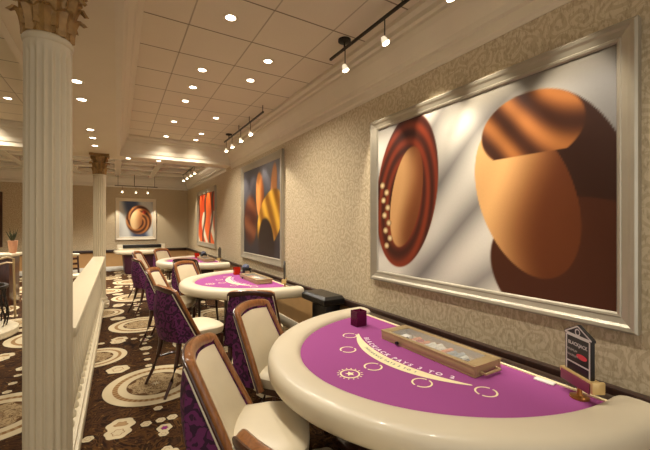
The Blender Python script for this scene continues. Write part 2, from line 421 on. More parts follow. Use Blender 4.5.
# ------------------------------------------------------------------ chairs
def make_chair():
    root = empty('gaming_chair')
    def hw(t): return .265 - .060*t                       # half width of the back with height
    def zf(t): return .50 + .505*t
    NS = 13
    def front(t, q): return (-.045 - .240*t + .050*q*q, q*hw(t), zf(t) + (.022*(1-q*q))*t)
    def rear(t, q): return (-.285 - .045*math.sin(PI*t*.9) - .0*t + .075*q*q - .012*t, q*hw(t), zf(t) + (.022*(1-q*q))*t)
    # shell : closed loft
    rs = []
    for i in range(11):
        t = i/10*.97
        rs.append([front(t, k/(NS-1)*2-1) for k in range(NS)] + [(rear(t, k/(NS-1)*2-1)[0], rear(t, k/(NS-1)*2-1)[1]*1.0, rear(t, 0)[2] if 0 else rear(t, k/(NS-1)*2-1)[2]) for k in reversed(range(NS))])
    MB().rings(rs).build('back_upholstery', M['damask'], root)
    # cream inner pad
    pr = []
    for i in range(11):
        t = .10 + i/10*.80; e = math.sin(PI*min(1, max(0, i/10)))**.35*.022
        row = []
        for k in range(NS):
            q = (k/(NS-1)*2-1)*.84; p = front(t, q); ee = e*(1-abs(k/(NS-1)*2-1)**6)
            row.append((p[0]+.004+ee, p[1], p[2]))
        row += [(front(t, (k/(NS-1)*2-1)*.84)[0]-.012, front(t, (k/(NS-1)*2-1)*.84)[1], front(t, (k/(NS-1)*2-1)*.84)[2]) for k in reversed(range(NS))]
        pr.append(row)
    MB().rings(pr).build('backrest_pad', M['cream'], root)
    # bent wood frame: up one side, over the top, down the other
    path = []
    for i in range(15): t = -.02+ 1.0*i/14; path.append((Vector(front(t, -1)), 0))
    for k in range(1, 15):
        q = -1 + 2*k/15; path.append((Vector(front(1.0, q)), 1))
    for i in range(15): t = .98 - 1.0*i/14; path.append((Vector(front(t, 1)), 0))
    rs = []; P = [p for p, _ in path]; N = len(P)
    for i, (p, top) in enumerate(path):
        tg = (P[min(i+1, N-1)]-P[max(i-1, 0)]).normalized()
        nx = Vector((1, 0, .35)).normalized()              # face normal of the front plane
        s_ = tg.cross(nx).normalized(); nn = s_.cross(tg).normalized()
        w = .019 if not top else .030; d = .018 if not top else .024
        c = p - nn*.004
        if top: c = c + Vector((0, 0, -.012))
        ring_ = []
        for k in range(12):
            a = 2*PI*k/12; ca, sa = math.cos(a), math.sin(a)
            u = abs(ca)**.6*(1 if ca > 0 else -1); v = abs(sa)**.6*(1 if sa > 0 else -1)
            ring_.append(tuple(c + s_*(u*w) + nn*(v*d)))
        rs.append(ring_)
    MB().rings(rs).build('wood_frame', M['wood'], root)
    rr = []  # dark strip behind the frame: shade on its rear side put into colour
    for i, (p, top) in enumerate(path):
        tg = (P[min(i+1, N-1)]-P[max(i-1, 0)]).normalized(); nx = Vector((1, 0, .35)).normalized()
        s_ = tg.cross(nx).normalized(); nn = s_.cross(tg).normalized()
        w = .021 if not top else .034; c = p - nn*.024 + (Vector((0, 0, -.012)) if top else Vector((0, 0, 0)))
        rr.append([tuple(c + s_*(w*math.cos(2*PI*k/12)) + nn*(.013*math.sin(2*PI*k/12))) for k in range(12)])
    tag(MB().rings(rr).build('rear_shade_strip', M['darkwood'], root), 'dark brown strip standing in for shade on the rear of the frame')
    for s in (-1, 1):                                       # cream piping down the back edge of each side
        pts = [(front(t/12*.95, s)[0]-.046, s*(hw(t/12)+.003), front(t/12*.95, s)[2]) for t in range(13)]
        MB().tube(pts, .0055, 6).build('piping', M['damwhite'], root)
    # seat
    out = []
    for k in range(40):
        a = 2*PI*k/40; ca, sa = math.cos(a), math.sin(a); e = .52
        out.append((abs(ca)**e*(1 if ca > 0 else -1), abs(sa)**e*(1 if sa > 0 else -1)))
    def sring(z, g): return [(.085 + x*(.235+g), y*(.258+g - (.02 if x < 0 else 0)), z) for x, y in out]
    MB().rings([sring(.495, -.03), sring(.50, -.006), sring(.52, 0), sring(.565, .002), sring(.580, -.012), sring(.590, -.05), sring(.594, -.12), sring(.596, -.19)]).build('seat', M['cream'], root)
    MB().rings([sring(.44, -.03), sring(.448, -.02), sring(.49, -.02), sring(.496, -.03)]).build('seat_frame', M['darkwood'], root)
    for s in (-1, 1):
        z = [.485, .40, .28, .14, 0.0]
        MB().tube([(.26+.03*(1-v/.485)**2, s*(.205+.015*(1-v/.485)**2), v) for v in z], [.027, .024, .020, .017, .014], 10).build('leg', M['darkwood'], root)
        MB().tube([(-.20-.15*(1-v/.485)**1.8, s*(.205+.03*(1-v/.485)**1.5), v) for v in z], [.027, .024, .020, .017, .014], 10).build('leg', M['darkwood'], root)
    st = MB()
    for s in (-1, 1): st.tube([(-.235, s*.209, .26), (.268, s*.208, .26)], .011, 8)
    st.tube([(.02, -.209, .26), (.02, .209, .26)], .011, 8)
    st.build('stretcher', M['darkwood'], root)
    return root
T1, PITCH = (2.1, 1.72), 3.6
chair0 = make_chair(); used = [False]
GRP = 'upholstered chairs around the card tables'
def chair(x, y, fx, fy, label):
    o = chair0 if not used[0] else copy_tree(chair0); used[0] = True
    a = math.atan2(fy, fx); l = math.hypot(fx, fy); fx /= l; fy /= l
    # x, y give the top of the back; the origin sits .29 in front of it
    o.location = (x+fx*.29, y+fy*.29, 0); o.rotation_euler = (0, 0, a)
    tag(o, label, 'chair', GRP)
chair(.338, 1.915, .90, -.44, 'cream and purple chair in the foreground with its seat turned to the nearest table')
chair(.885, 2.68, .61, -.79, 'cream backed wooden chair at the far end of the nearest table')
chair(.36, .84, .93, .38, 'chair nearest the camera with only its curved brown frame showing at the bottom')
chair(1.06, 3.13, .50, .86, 'dark backed chair seen from behind at the near end of the second table')
chair(.37, 3.82, .95, .28, 'purple damask chair seen from behind beside the aisle at the second table')
chair(.39, 5.50, .93, -.37, 'cream chair just beyond the purple damask chair at the second table')
chair(.93, 6.28, .61, -.79, 'cream chair with brown frame at the far end of the second table')
chair(1.04, 6.76, .50, .86, 'dark backed chair seen from behind at the near end of the third table')
chair(.26, 7.25, .97, .20, 'purple chair seen from behind beside the aisle at the third table')
chair(.34, 9.20, .93, -.37, 'distant aisle chair just beyond the purple one at the third table')
chair(.93, 9.93, .61, -.79, 'distant cream chair at the far end of the third table')

# ------------------------------------------------------------------ text
def text_mesh(txt, size, name, mat, parent, fn, extrude=0.0, bold=0):
    cu = bpy.data.curves.new('t', 'FONT'); cu.body = txt; cu.size = size; cu.align_x = 'CENTER'; cu.extrude = extrude
    cu.offset = bold; cu.resolution_u = 3
    ob = bpy.data.objects.new('t', cu); COL.objects.link(ob)
    dg = bpy.context.evaluated_depsgraph_get(); me = bpy.data.meshes.new_from_object(ob.evaluated_get(dg))
    bpy.data.objects.remove(ob)
    for v in me.vertices: v.co = Vector(fn(v.co))
    me.name = name; me.materials.clear(); me.materials.append(mat)
    o = bpy.data.objects.new(name, me); COL.objects.link(o); o.parent = parent
    return o

# ------------------------------------------------------------------ card table (origin at the dealer edge, players on -x)
def make_table():
    root = empty('blackjack_table')
    A, B = .98, 1.13
    def ell(g, n=64, ext=0): return [(-(B+g)*math.cos(th), (A+g)*math.sin(th)) for th in [(-90+180*i/n)*PI/180 for i in range(n+1)]]
    # felt bed
    e = ell(.02); mb = MB(); mb.rings([[(x, y, .735) for x, y in e], [(x, y, .775) for x, y in e]])
    felt = mb.build('felt', M['felt'], root, smooth=False)
    # padded armrest
    prof = []
    for k in range(20):
        a = 2*PI*k/20; ca, sa = math.cos(a), math.sin(a)
        prof.append((.10+.112*abs(ca)**.62*(1 if ca > 0 else -1), .740+.074*abs(sa)**.72*(1 if sa > 0 else -1)))
    rs = []; n = 72
    for i in range(n+1):
        th = R(-90+180*i/n); rs.append([(-(B+g)*math.cos(th), (A+g)*math.sin(th), z) for g, z in prof])
    def shift(r, dx, sc):
        cx = sum(p[0] for p in r)/len(r); cy = sum(p[1] for p in r)/len(r); cz = sum(p[2] for p in r)/len(r)
        return [(p[0]+dx, cy+(p[1]-cy)*sc, cz+(p[2]-cz)*sc) for p in r]
    rs = [shift(rs[0], .065, .80), shift(rs[0], .05, .96), shift(rs[0], .03, 1)] + rs + [shift(rs[-1], .03, 1), shift(rs[-1], .05, .96), shift(rs[-1], .065, .80)]
    MB().rings(rs).build('armrest', M['rim'], root, angle=60)
    MB().box(.0-.035, .0-.015, -.975, .975, .77, .782).build('dealer_trim', M['print'], root, smooth=False)
    MB().box(-.013, .06, -.985, .985, .70, .785).build('dealer_rail', M['darkrail'], root, bevel=.008)
    e1, e2 = ell(.09), ell(.02)
    MB().rings([[(x+.0, y, .64) for x, y in e2], [(x, y, .68) for x, y in e1], [(x, y, .70) for x, y in e1]]).build('apron', M['darkwood'], root, angle=30)
    ped = MB()
    ped.box(-.60, -.12, -.42, -.30, .06, .735).box(-.60, -.12, .30, .42, .06, .735).box(-.4, -.3, -.30, .30, .12, .735)
    ped.box(-.70, -.05, -.46, -.26, 0, .06).box(-.70, -.05, .26, .46, 0, .06)
    ped.build('pedestal', M['darkwood'], root, bevel=.01)
    # markings
    Z = .7765
    def flat(name, loops, mat):                      # strips between two polylines
        mb = MB()
        for a, b in loops:
            nn = len(a); vs = [(x, y, Z) for x, y in a]+[(x, y, Z) for x, y in b]
            mb.add(vs, [(i, i+1, nn+i+1, nn+i) for i in range(nn-1)])
        return mb.build(name, mat, felt, smooth=False)
    for x, y in ((-.716, .273), (-.527, .518), (-.75, -.047), (-.655, -.357), (-.446, -.604)):
        c = lambda r, a0, a1: [(x+r*math.cos(a0+(a1-a0)*i/20), y+r*math.sin(a0+(a1-a0)*i/20)) for i in range(21)]
        flat('betting_circle', [(c(.048, .25, PI-.05), c(.058, .25, PI-.05)), (c(.048, PI+.25, 2*PI-.05), c(.058, PI+.25, 2*PI-.05))], M['print'])
    x, y = -.931, -.057
    cc = lambda r: [(x+r*math.cos(2*PI*i/32), y+r*math.sin(2*PI*i/32)) for i in range(33)]
    star = lambda s: [(x+(s*(.030 if i % 2 == 0 else .014))*math.cos(2*PI*i/10), y+(s*(.030 if i % 2 == 0 else .014))*math.sin(2*PI*i/10)) for i in range(11)]
    ray = [([(x+.066*math.cos(a), y+.066*math.sin(a)), (x+.078*math.cos(a+.05), y+.078*math.sin(a+.05))], [(x+.066*math.cos(a+.16), y+.066*math.sin(a+.16)), (x+.078*math.cos(a+.1), y+.078*math.sin(a+.1))]) for a in [2*PI*k/16 for k in range(16)]]
    tag(flat('table_emblem', [(cc(.050), cc(.060)), (star(.05), star(1.0))] + ray, M['print']), 'ringed star emblem')
    # crescent band with the lettering
    nn = 48; o_, i_ = [], []
    for i in range(nn+1):
        yy = .52-1.04*i/nn
        o_.append((.078-math.sqrt(.741**2-yy*yy)+.0, yy)); i_.append((.504-math.sqrt(1.0765**2-yy*yy), yy))
    flat('insurance_band', [(o_, i_)], M['print'])
    def arc(cx, Rr, z):
        return lambda v: (cx-(Rr-v.y)*math.cos(v.x/Rr), -(Rr-v.y)*math.sin(v.x/Rr), z)
    text_mesh('B L A C K J A C K   P A Y S   3   T O   2', .052, 'payout_lettering', M['printw'], felt, arc(.36, .925, .7772), bold=.0016)
    text_mesh('I N S U R A N C E   P A Y S   2   T O   1', .030, 'insurance_lettering', M['printb'], felt, arc(.17, .800, .7774), bold=.001)
    return root
tab0 = make_table(); tab0.location = (*T1, 0)
tag(tab0, 'nearest purple felt blackjack table with a thick cream padded rim', 'card table', 'blackjack tables along the wall')
tab2 = copy_tree(tab0); tab2.location = (T1[0], T1[1]+PITCH, 0); tag(tab2, 'second purple blackjack table, under the tall painting with yellow drapery', 'card table')
tab3 = copy_tree(tab0); tab3.location = (T1[0], T1[1]+2*PITCH, 0); tag(tab3, 'third and farthest purple blackjack table, near the red painting', 'card table')

# chip trays with lids
def make_tray():
    r = empty('chip_tray')
    mb = MB(); x0, x1, y0, y1 = -.125, .125, -.405, .405
    mb.box(x0, x1, y0, y1, 0, .012)
    mb.box(x0, x0+.02, y0, y1, .012, .058).box(x1-.02, x1, y0, y1, .012, .058).box(x0+.02, x1-.02, y0, y0+.03, .012, .058).box(x0+.02, x1-.02, y1-.03, y1, .012, .058)
    mb.build('tray_body', M['tray'], r, bevel=.003)
    f = MB(); f.box(x0-.003, x0+.032, y0-.003, y1+.003, .0585, .068).box(x1-.032, x1+.003, y0-.003, y1+.003, .0585, .068).box(x0+.032, x1-.032, y0-.003, y0+.07, .0585, .068).box(x0+.032, x1-.032, y1-.07, y1+.003, .0585, .068)
    lid = f.build('lid_frame', M['tray'], r, bevel=.002)
    MB().box(x0+.03, x1-.03, y0+.068, y1-.068, .061, .064).build('clear_lid', M['glass'], lid, smooth=False)
    MB().tube([(-.07, y0-.002, .025), (-.07, y0-.03, .022), (.07, y0-.03, .022), (.07, y0-.002, .025)], .008, 8).build('handle', M['tray'], r)
    MB().tube([(-.07, y1+.002, .025), (-.07, y1+.03, .022), (.07, y1+.03, .022), (.07, y1+.002, .025)], .008, 8).build('handle', M['tray'], r)
    MB().lathe([(.012, -.014), (.014, 0), (.004, .008)], (x0-.008, .22, .02), 10, 'x').build('lock', M['black'], r)
    return r
tray0 = make_tray()
stack_mesh = {}
def chips(mx, my, seq, tname):
    for i, (ci, ln, off) in enumerate(seq):
        k = (ci, ln)
        if k not in stack_mesh:
            o = MB().lathe([(.018, -ln/2), (.0195, -ln/2+.001), (.0195, ln/2-.001), (.018, ln/2)], (0, 0, 0), 16, 'x').build('chip_stack', CHIP[ci])
            stack_mesh[k] = o
        else:
            o = stack_mesh[k].copy(); COL.objects.link(o)
        o.location = (mx-.09+ln/2+off, my+.21-i*.0455, .788+.0203)
        tag(o, ['orange', 'white', 'grey', 'red', 'dark'][ci]+' casino chips lying in the lidded tray on the '+tname+' table', 'casino chips', 'casino chips in the tray on the '+tname+' table')
SEQ = [(4, .05, 0), (0, .10, .03), (3, .06, .05), (0, .12, 0), (1, .11, .02), (1, .13, .02), (1, .08, .04), (0, .12, .02), (2, .10, .02), (2, .14, 0), (1, .06, .05), (4, .07, .0)]
TR = (1.865, 1.65)
for j, (tn, lab) in enumerate((('nearest', 'long beige chip tray under a clear lid on the nearest table'), ('second', 'beige lidded chip tray on the second table under the yellow drapery painting'), ('third', 'small distant beige chip tray on the third table'))):
    t = tray0 if j == 0 else copy_tree(tray0); dy = j*PITCH
    t.location = (TR[0], TR[1]+dy, .776); t.rotation_euler = (0, 0, 0)
    tag(t, lab, 'chip tray', 'lidded chip trays')
    if j < 2: chips(TR[0], TR[1]+dy, SEQ, tn)
    d = MB().box(-.045, .045, -.032, .032, 0, .022).build('card_deck', M['paper'], None, bevel=.002) if j == 0 else None
    if d is not None:
        d.location = (TR[0]+.0, TR[1]+.28, .789); tag(d, 'white deck of cards lying at the far end inside the nearest chip tray', 'playing cards')
# purple discard holders
def make_discard(mat):
    r = empty('discard_holder')
    w = .052
    b = MB().box(-w, w, -.046, .046, 0, .006).box(-w, -w+.005, -.046, .046, .006, .13).box(w-.005, w, -.046, .046, .006, .13).box(-w+.005, w-.005, -.046, -.041, .006, .13).box(-w+.005, w-.005, .041, .046, .006, .13)
    b.build('acrylic_box', mat, r, smooth=False)
    return r
for j, (m, lab, off) in enumerate((('acrylic', 'dark purple acrylic discard holder at the far end of the nearest table', 0), ('acrylic_red', 'glowing red discard holder on the second table', -.05), ('acrylic_red', 'small red discard holder on the third table', -.05))):
    d = make_discard(M[m]); d.location = (1.80, 2.43+j*PITCH+off*0, .776); tag(d, lab, 'discard holder', 'acrylic discard holders')
# card shoes / shufflers
def make_shoe():
    r = empty('card_shuffler')
    MB().box(-.075, .075, -.08, .08, 0, .10).build('body', M['black'], r, bevel=.012)
    MB().lathe([(.01, .10), (.065, .10), (.07, .12), (.055, .15), (.02, .165), (.004, .166)], n=20).build('dome', plain('smoked_cover', (86, 92, 110), .15), r)
    MB().box(-.04, .04, -.11, -.08, .01, .05).build('card_chute', M['tray'], r, bevel=.004)
    return r
for j in (1, 2):
    s = make_shoe() if j == 1 else copy_tree(s); s.location = (1.99, 2.52+j*PITCH, .776)
    tag(s, ['', 'small grey domed shuffler behind the red discard holder on the second table', 'small grey shuffler on the third table by the wall'][j], 'card shuffler', 'card shufflers')
# table limit signs : pediment shaped black panel on a gold bar
def make_sign():
    r = empty('table_limit_sign')
    MB().lathe([(.035, 0), (.035, .006), (.012, .012), (.009, .02), (.009, .075), (.004, .08)], n=16).build('post', M['brass'], r)
    MB().box(-.022, .022, -.085, .085, .078, .098).build('holder_bar', M['goldbar'], r, bevel=.003)
    MB().box(-.028, -.0225, -.083, .072, .052, .094).build('purple_strip', M['striped'], r, bevel=.002)
    MB().box(-.027, .024, -.100, -.086, .058, .104).build('end_cap', M['goldbar'], r, bevel=.004)
    o = [(-.07, .098), (.07, .098), (.07, .245), (.076, .245), (.076, .255), (0, .295), (-.076, .255), (-.076, .245), (-.07, .245)]
    p = MB().rings([[(-.008, y, z) for y, z in o], [(.006, y, z) for y, z in o]]).build('panel', M['black'], r, smooth=False)
    # silver border lines
    X = -.0086
    def strip(pts, w, name='silver_border', mat='signsilver'):
        mb = MB()
        for (a, b) in zip(pts, pts[1:]):
            d = Vector((b[0]-a[0], b[1]-a[1])).normalized(); nx, ny = -d.y*w, d.x*w
            mb.add([(X, a[0]-nx, a[1]-ny), (X, b[0]-nx, b[1]-ny), (X, b[0]+nx, b[1]+ny), (X, a[0]+nx, a[1]+ny)], [(0, 1, 2, 3)])
        return mb.build(name, M[mat], p, smooth=False)
    strip([(-.062, .10), (-.062, .244), (.062, .244), (.062, .10)], .0035)
    strip([(-.072, .25), (0, .289), (.072, .25), (-.072, .25)], .0028)
    strip([(-.062, .135), (.062, .135)], .003)
    strip([(.012*math.cos(2*PI*i/16), .264+.012*math.sin(2*PI*i/16)) for i in range(17)], .0025, 'round_emblem')
    tm = lambda cy, cz: (lambda v: (X-.0004, cy-v.x, cz+v.y))
    text_mesh('BLACKJACK', .0192, 'title_lettering', M['signsilver'], p, tm(0, .207), bold=.0006)
    text_mesh('MINIMUM', .013, 'small_lettering', M['signsilver'], p, tm(.030, .180))
    text_mesh('MAXIMUM', .013, 'small_lettering', M['signsilver'], p, tm(.030, .158))
    mb = MB(); mb.add([(X-.0003, -.022+.028*math.cos(2*PI*i/20), .170+.011*math.sin(2*PI*i/20)) for i in range(20)], [tuple(range(20))])
    mb.build('red_mark', M['signred'], p, smooth=False)
    return r
sign0 = make_sign()
for j, lab in enumerate(('black pediment shaped BLACKJACK sign at the near end of the nearest table', 'thin black sign seen edge on at the near end of the second table', 'thin black sign seen edge on at the near end of the third table')):
    s = sign0 if j == 0 else copy_tree(sign0)
    s.location = (2.005, .835+j*PITCH, .7755); s.scale = (1.25, 1.25, 1.25); s.rotation_euler = (0, 0, R(-30)); tag(s, lab, 'sign', 'table limit signs')
# loose card by the dealer trim
cbx = MB().box(-.02, .02, -.05, .05, 0, .008).build('card_holder', M['paper'], None, bevel=.002); cbx.location = (2.04, 1.02, .776)
cbx.rotation_euler = (0, 0, R(4)); tag(cbx, 'small white card holder lying by the dealer edge left of the BLACKJACK sign', 'card holder')
# black console standing between the first two tables
con = empty('dealer_console', (2.17, 3.62, 0), label='black cabinet with an overhanging top between the nearest and second tables', cat='console')
MB().box(-.08, .12, -.16, .18, 0, .70).build('cabinet', M['black'], con, bevel=.01)
MB().rings([[(-.12, -.20, .70), (.13, -.20, .70), (.13, .30, .70), (-.12, .30, .70)], [(-.15, -.23, .72), (.14, -.23, .72), (.14, .33, .72), (-.15, .33, .72)], [(-.15, -.23, .78), (.14, -.23, .78), (.14, .33, .78), (-.15, .33, .78)], [(-.11, -.19, .81), (.13, -.19, .81), (.13, .31, .81), (-.11, .31, .81)]]).build('top', M['black'], con, bevel=.006, smooth=False)

# far gaming table by the back wall
ft = empty('roulette_table', (.72, 13.45, 0), label='cream topped gaming table with a long black tray against the back wall', cat='gaming table')
o2 = [(-.80*math.cos(th) , -.38*math.sin(th)) for th in [PI*i/40 for i in range(41)]]
o2 = [(x, y*1.0) for x, y in o2] + [(.84, .45), (-.84, .45)]
MB().rings([[(x*s, y*s, z) for x, y in o2] for s, z in ((.93, .66), (1.0, .69), (1.02, .735), (1.0, .775), (.95, .79))]).build('padded_top', M['rim'], ft)
MB().box(-.70, .70, .05, .42, .79, .86).box(-.74, .74, .30, .44, .79, .97).build('tray_surround', M['rim'], ft, bevel=.01)
MB().box(-.58, .60, .02, .298, .862, .97).build('black_tray', M['black'], ft, bevel=.01)
MB().rings([[(x*s, y*s, z) for x, y in o2] for s, z in ((.62, 0), (.66, .05), (.72, .66))]).build('pedestal', M['purplewood'], ft, angle=25)

# ------------------------------------------------------------------ framed paintings
def smooth(a, b, x):
    t = max(0, min(1, (x-a)/(b-a))); return t*t*(3-2*t)
def mixc(a, b, t): return tuple(a[i]*(1-t)+b[i]*t for i in range(3))
def sd(u, v, cu, cv, ru, rv, ang=0):
    c, s = math.cos(ang), math.sin(ang); x, y = u-cu, v-cv
    x, y = x*c+y*s, -x*s+y*c; return math.sqrt((x/ru)**2+(y/rv)**2)
def art_big(u, v):      # u 0..1 left to right, v 0..1 bottom to top: folded grey cloth, two rounded forms
    w = math.sin(9*u+5*v+1.6*math.sin(5*v+3*u)) * .5+.5
    w2 = abs(math.sin(8*v-4*u+1.6*math.sin(5*u+1)))
    c = mixc((112, 108, 104), (216, 210, 196), min(1, .35*w+.75*w2))
    c = mixc(c, (94, 92, 92), smooth(.72, 1.0, u)*.75)
    c = mixc(c, (86, 76, 58), smooth(.86, 1.0, v)*smooth(.5, .9, abs(u-.25)+.5)*.5)
    # left form: maroon ribbons around a sand coloured pebble
    q = sd(u, v, .19, .54, .20, .50, -.10)
    rib = math.sin(26*q+10*v+7*u)*.5+.5
    if q < 1: c = mixc(mixc((60, 20, 10), (124, 46, 22), rib), c, smooth(.97, 1, q))
    q = sd(u, v, .20, .50, .10, .33, -.15)
    if q < 1: c = mixc(mixc((206, 156, 100), (110, 58, 26), smooth(.14, .27, u+.04*math.sin(7*v))), c, smooth(.95, 1, q))
    for k in range(9):
        q = sd(u, v, .035+.028*(k % 2)+.004*k, .60-.052*k, .020, .024)
        if q < 1: c = mixc(mixc((226, 206, 160), (140, 104, 66), smooth(.2, 1, q)), c, smooth(.9, 1, q))
    # right form: large amber pebble with dark brown shell
    q = sd(u, v, .85, .48, .19, .44, .15)
    if q < 1: c = mixc((46, 20, 8), c, smooth(.98, 1, q))
    q = sd(u, v, .92, .12, .28, .34, .5)
    if q < 1: c = mixc((66, 30, 12), c, smooth(.97, 1, q))
    q = sd(u, v, .74, .46, .16, .38, .22)
    if q < 1:
        b = mixc((222, 170, 108), (92, 44, 16), smooth(.64, .86, u+.05*math.sin(6*v)))
        c = mixc(b, c, smooth(.975, 1, q))
    q = sd(u, v, .76, .76, .17, .17, .35)
    if q < 1 and v > .64:
        s = math.sin(30*(u*.6+v)+4*math.sin(9*u))*.5+.5
        c = mixc(mixc((58, 26, 10), (168, 104, 52), s), c, smooth(.95, 1, q))
    return c
def art_gold(u, v):
    c = mixc((44, 40, 44), (96, 96, 104), smooth(.2, 1, v)*(.6+.4*math.sin(6*u+3*v)))
    q = sd(u, v, .22, .40, .24, .34)
    if q < 1: c = mixc(mixc((66, 28, 18), (112, 62, 36), math.sin(20*v+9*u)*.5+.5), c, smooth(.7, 1, q))
    q = sd(u, v, .50, .66, .12, .30, .1)
    if q < 1: c = mixc(mixc((200, 130, 66), (110, 56, 22), smooth(.45, .6, u)), c, smooth(.85, 1, q))
    q = sd(u, v, .85, .72, .08, .28, -.1)
    if q < 1: c = mixc((172, 112, 66), c, smooth(.8, 1, q))
    q = sd(u, v, .74, .40, .38, .26, .75)
    if q < 1: c = mixc(mixc((208, 158, 52), (120, 76, 18), math.sin(26*u+14*v)*.5+.5), c, smooth(.93, 1, q))
    q = sd(u, v, .66, .10, .22, .34, .1)
    if q < 1: c = mixc((34, 22, 18), c, smooth(.85, 1, q))
    return c
def art_red(u, v):
    s = math.sin(9*u+4*v+2*math.sin(5*v))*.5+.5
    c = mixc((206, 64, 22), (232, 104, 40), s)
    q = math.sin(12*u+3*math.sin(4*v)+1.1)
    if v < .62: c = mixc(c, (226, 214, 186), smooth(.35, .75, q))
    c = mixc(c, (54, 40, 34), smooth(.55, .9, math.sin(15*u-3*v+.6*math.sin(9*v)+3.2))*.85)
    return c
def art_round(u, v):
    c = mixc((62, 74, 104), (196, 196, 190), smooth(.1, .9, math.sin(7*u+2*v+.4)*.5+.5))
    q = sd(u, v, .58, .48, .42, .44)
    if q < 1: c = mixc(mixc((70, 34, 14), (176, 112, 56), math.sin(22*q+12*math.atan2(v-.48, u-.58)/PI)*.5+.5), c, smooth(.85, 1, q))
    q = sd(u, v, .50, .48, .19, .30, -.2)
    if q < 1: c = mixc(mixc((230, 196, 142), (150, 92, 48), smooth(.4, .68, u)), c, smooth(.85, 1, q))
    q = sd(u, v, .74, .70, .07, .07)
    if q < 1: c = mixc((176, 60, 34), c, smooth(.5, 1, q))
    return c
def art_dark(u, v): return mixc((60, 42, 26), (120, 88, 48), math.sin(6*u+8*v)*.5+.5)
def canvas_mat(name):
    g = NG(name, .42, 0, .4); at = g.n('ShaderNodeAttribute'); at.attribute_name = 'paint'
    nz = g.noise(60, None, 3)
    g.color(g.mix(g.m_('MULTIPLY', nz, .08), at.outputs['Color'], (.02, .015, .01))); return g.m
CANV = canvas_mat('oil_paint_canvas')
def painting(name_label, loc, rz, w, h, fw, art, nu, nv, lab, frame_mat):
    # local: x to the viewer's right, z up, faces -y
    r = empty('framed_painting', loc, rz, lab, 'painting', 'framed paintings')
    pr = [(0, 0), (0, .045), (.012, .055), (.03, .05), (fw*.45, .040), (fw*.75, .030), (fw*.80, .034), (fw*.92, .030), (fw, .018), (fw, 0)]
    cs = [(0, 0, 1, 1), (w, 0, -1, 1), (w, h, -1, -1), (0, h, 1, -1)]
    rs = [[(x+a*sx, -d, z+a*sz) for a, d in pr] for x, z, sx, sz in cs]
    MB().rings(rs, loop=True).build('frame', frame_mat, r, smooth=False)
    cw, ch = w-2*fw+.01, h-2*fw+.01
    vs = []; fs = []; cols = []
    for j in range(nv+1):
        for i in range(nu+1):
            u, v = i/nu, j/nv; vs.append((fw-.005+cw*u, -.016, fw-.005+ch*v)); cols.append(lin(art(u, v)))
    for j in range(nv):
        for i in range(nu): a = j*(nu+1)+i; fs.append((a, a+1, a+nu+2, a+nu+1))
    me = bpy.data.meshes.new('canvas'); me.from_pydata(vs, [], fs); at = me.color_attributes.new('paint', 'FLOAT_COLOR', 'POINT')
    for k, c in enumerate(cols): at.data[k].color = (*c, 1)
    me.materials.append(CANV); o = bpy.data.objects.new('canvas', me); COL.objects.link(o); o.parent = r
    MB().box(.01, w-.01, -.012, 0, .01, h-.01).build('backing_board', M['darkwood'], r, smooth=False)
    return r
RZ = -PI/2   # on the right wall: local x -> -y
painting('', (W-.002, 2.94, 1.07), RZ, 2.235, 1.68, .10, art_big, 210, 150, 'very wide abstract painting of grey cloth and two brown rounded forms in a silver frame', M['silver'])
painting('', (W-.002, 7.50, .94), RZ, 2.22, 1.98, .13, art_gold, 90, 80, 'dark abstract painting with a sweep of yellow drapery in a silver frame', M['silver'])
painting('', (W-.002, 12.45, .97), RZ, 2.55, 1.80, .14, art_red, 70, 60, 'orange red abstract painting with pale and black streaks near the far corner', M['silver'])
painting('', (-.08, YB-.002, 1.10), 0, 1.33, 1.54, .12, art_round, 80, 90, 'blue and brown abstract painting alone on the back wall', M['mould'])
painting('', (-4.1, YB-.002, .95), 0, .97, 1.75, .09, art_dark, 20, 30, 'dark brown painting cut off by the left edge of the picture', M['darkwood'])

# ------------------------------------------------------------------ lights
def light(name, typ, loc, energy, color=(1, .78, .52), parent=None, **kw):
    l = bpy.data.lights.new(name, typ); l.energy = energy; l.color = color
    for k, v in kw.items(): setattr(l, k, v)
    o = bpy.data.objects.new(name, l); COL.objects.link(o); o.location = loc
    if parent is not None: o.parent = parent
    return o
def aim(o, target):
    d = Vector(target)-o.location; o.rotation_euler = d.to_track_quat('-Z', 'Y').to_euler()
can0 = [None]
def can(x, y, z, e, lab, grp, vis=True):
    if can0[0] is None:
        r = empty('downlight'); can0[0] = r
        MB().rings([[(q*math.cos(2*PI*k/28), q*math.sin(2*PI*k/28), z) for k in range(28)] for q, z in ((.045, -.004), (.066, -.005), (.070, 0), (.045, 0))], loop=True).build('trim_ring', M['trimring'], r)
        MB().lathe([(.002, -.002), (.045, -.0022), (.045, .0), (.002, .0)], n=24).build('lens', M['lens'], r)
    else: r = copy_tree(can0[0])
    r.location = (x, y, z-.0008); tag(r, lab, 'downlight', grp)
    light('downlight_beam', 'SPOT', (x, y, z-.02), e, WARM, spot_size=R(130), spot_blend=.8, shadow_soft_size=.05)
WARM = (1, .925, .80)
E1 = 62
names = ['first', 'second', 'third', 'fourth', 'fifth', 'sixth', 'seventh']
for k, y in enumerate((.68, 1.90)): can(.875, y, ZC, E1, 'unseen downlight added in the tiled ceiling above the camera, %s of that pair' % ('nearer', 'farther')[k], 'tiled ceiling downlights')  # out of view, added for more light in the room
for k, y in enumerate((3.12, 4.35, 4.96, 5.57, 6.79, 8.0)):
    can(.875, y, ZC, E1, 'recessed downlight, %s from the front in the left row of the tiled ceiling' % names[k], 'tiled ceiling downlights')
for k, y in enumerate((3.73, 4.34, 6.18, 7.40, 8.0)):
    can(1.475, y, ZC, E1, 'recessed downlight, %s from the front in the right row of the tiled ceiling' % names[k], 'tiled ceiling downlights')
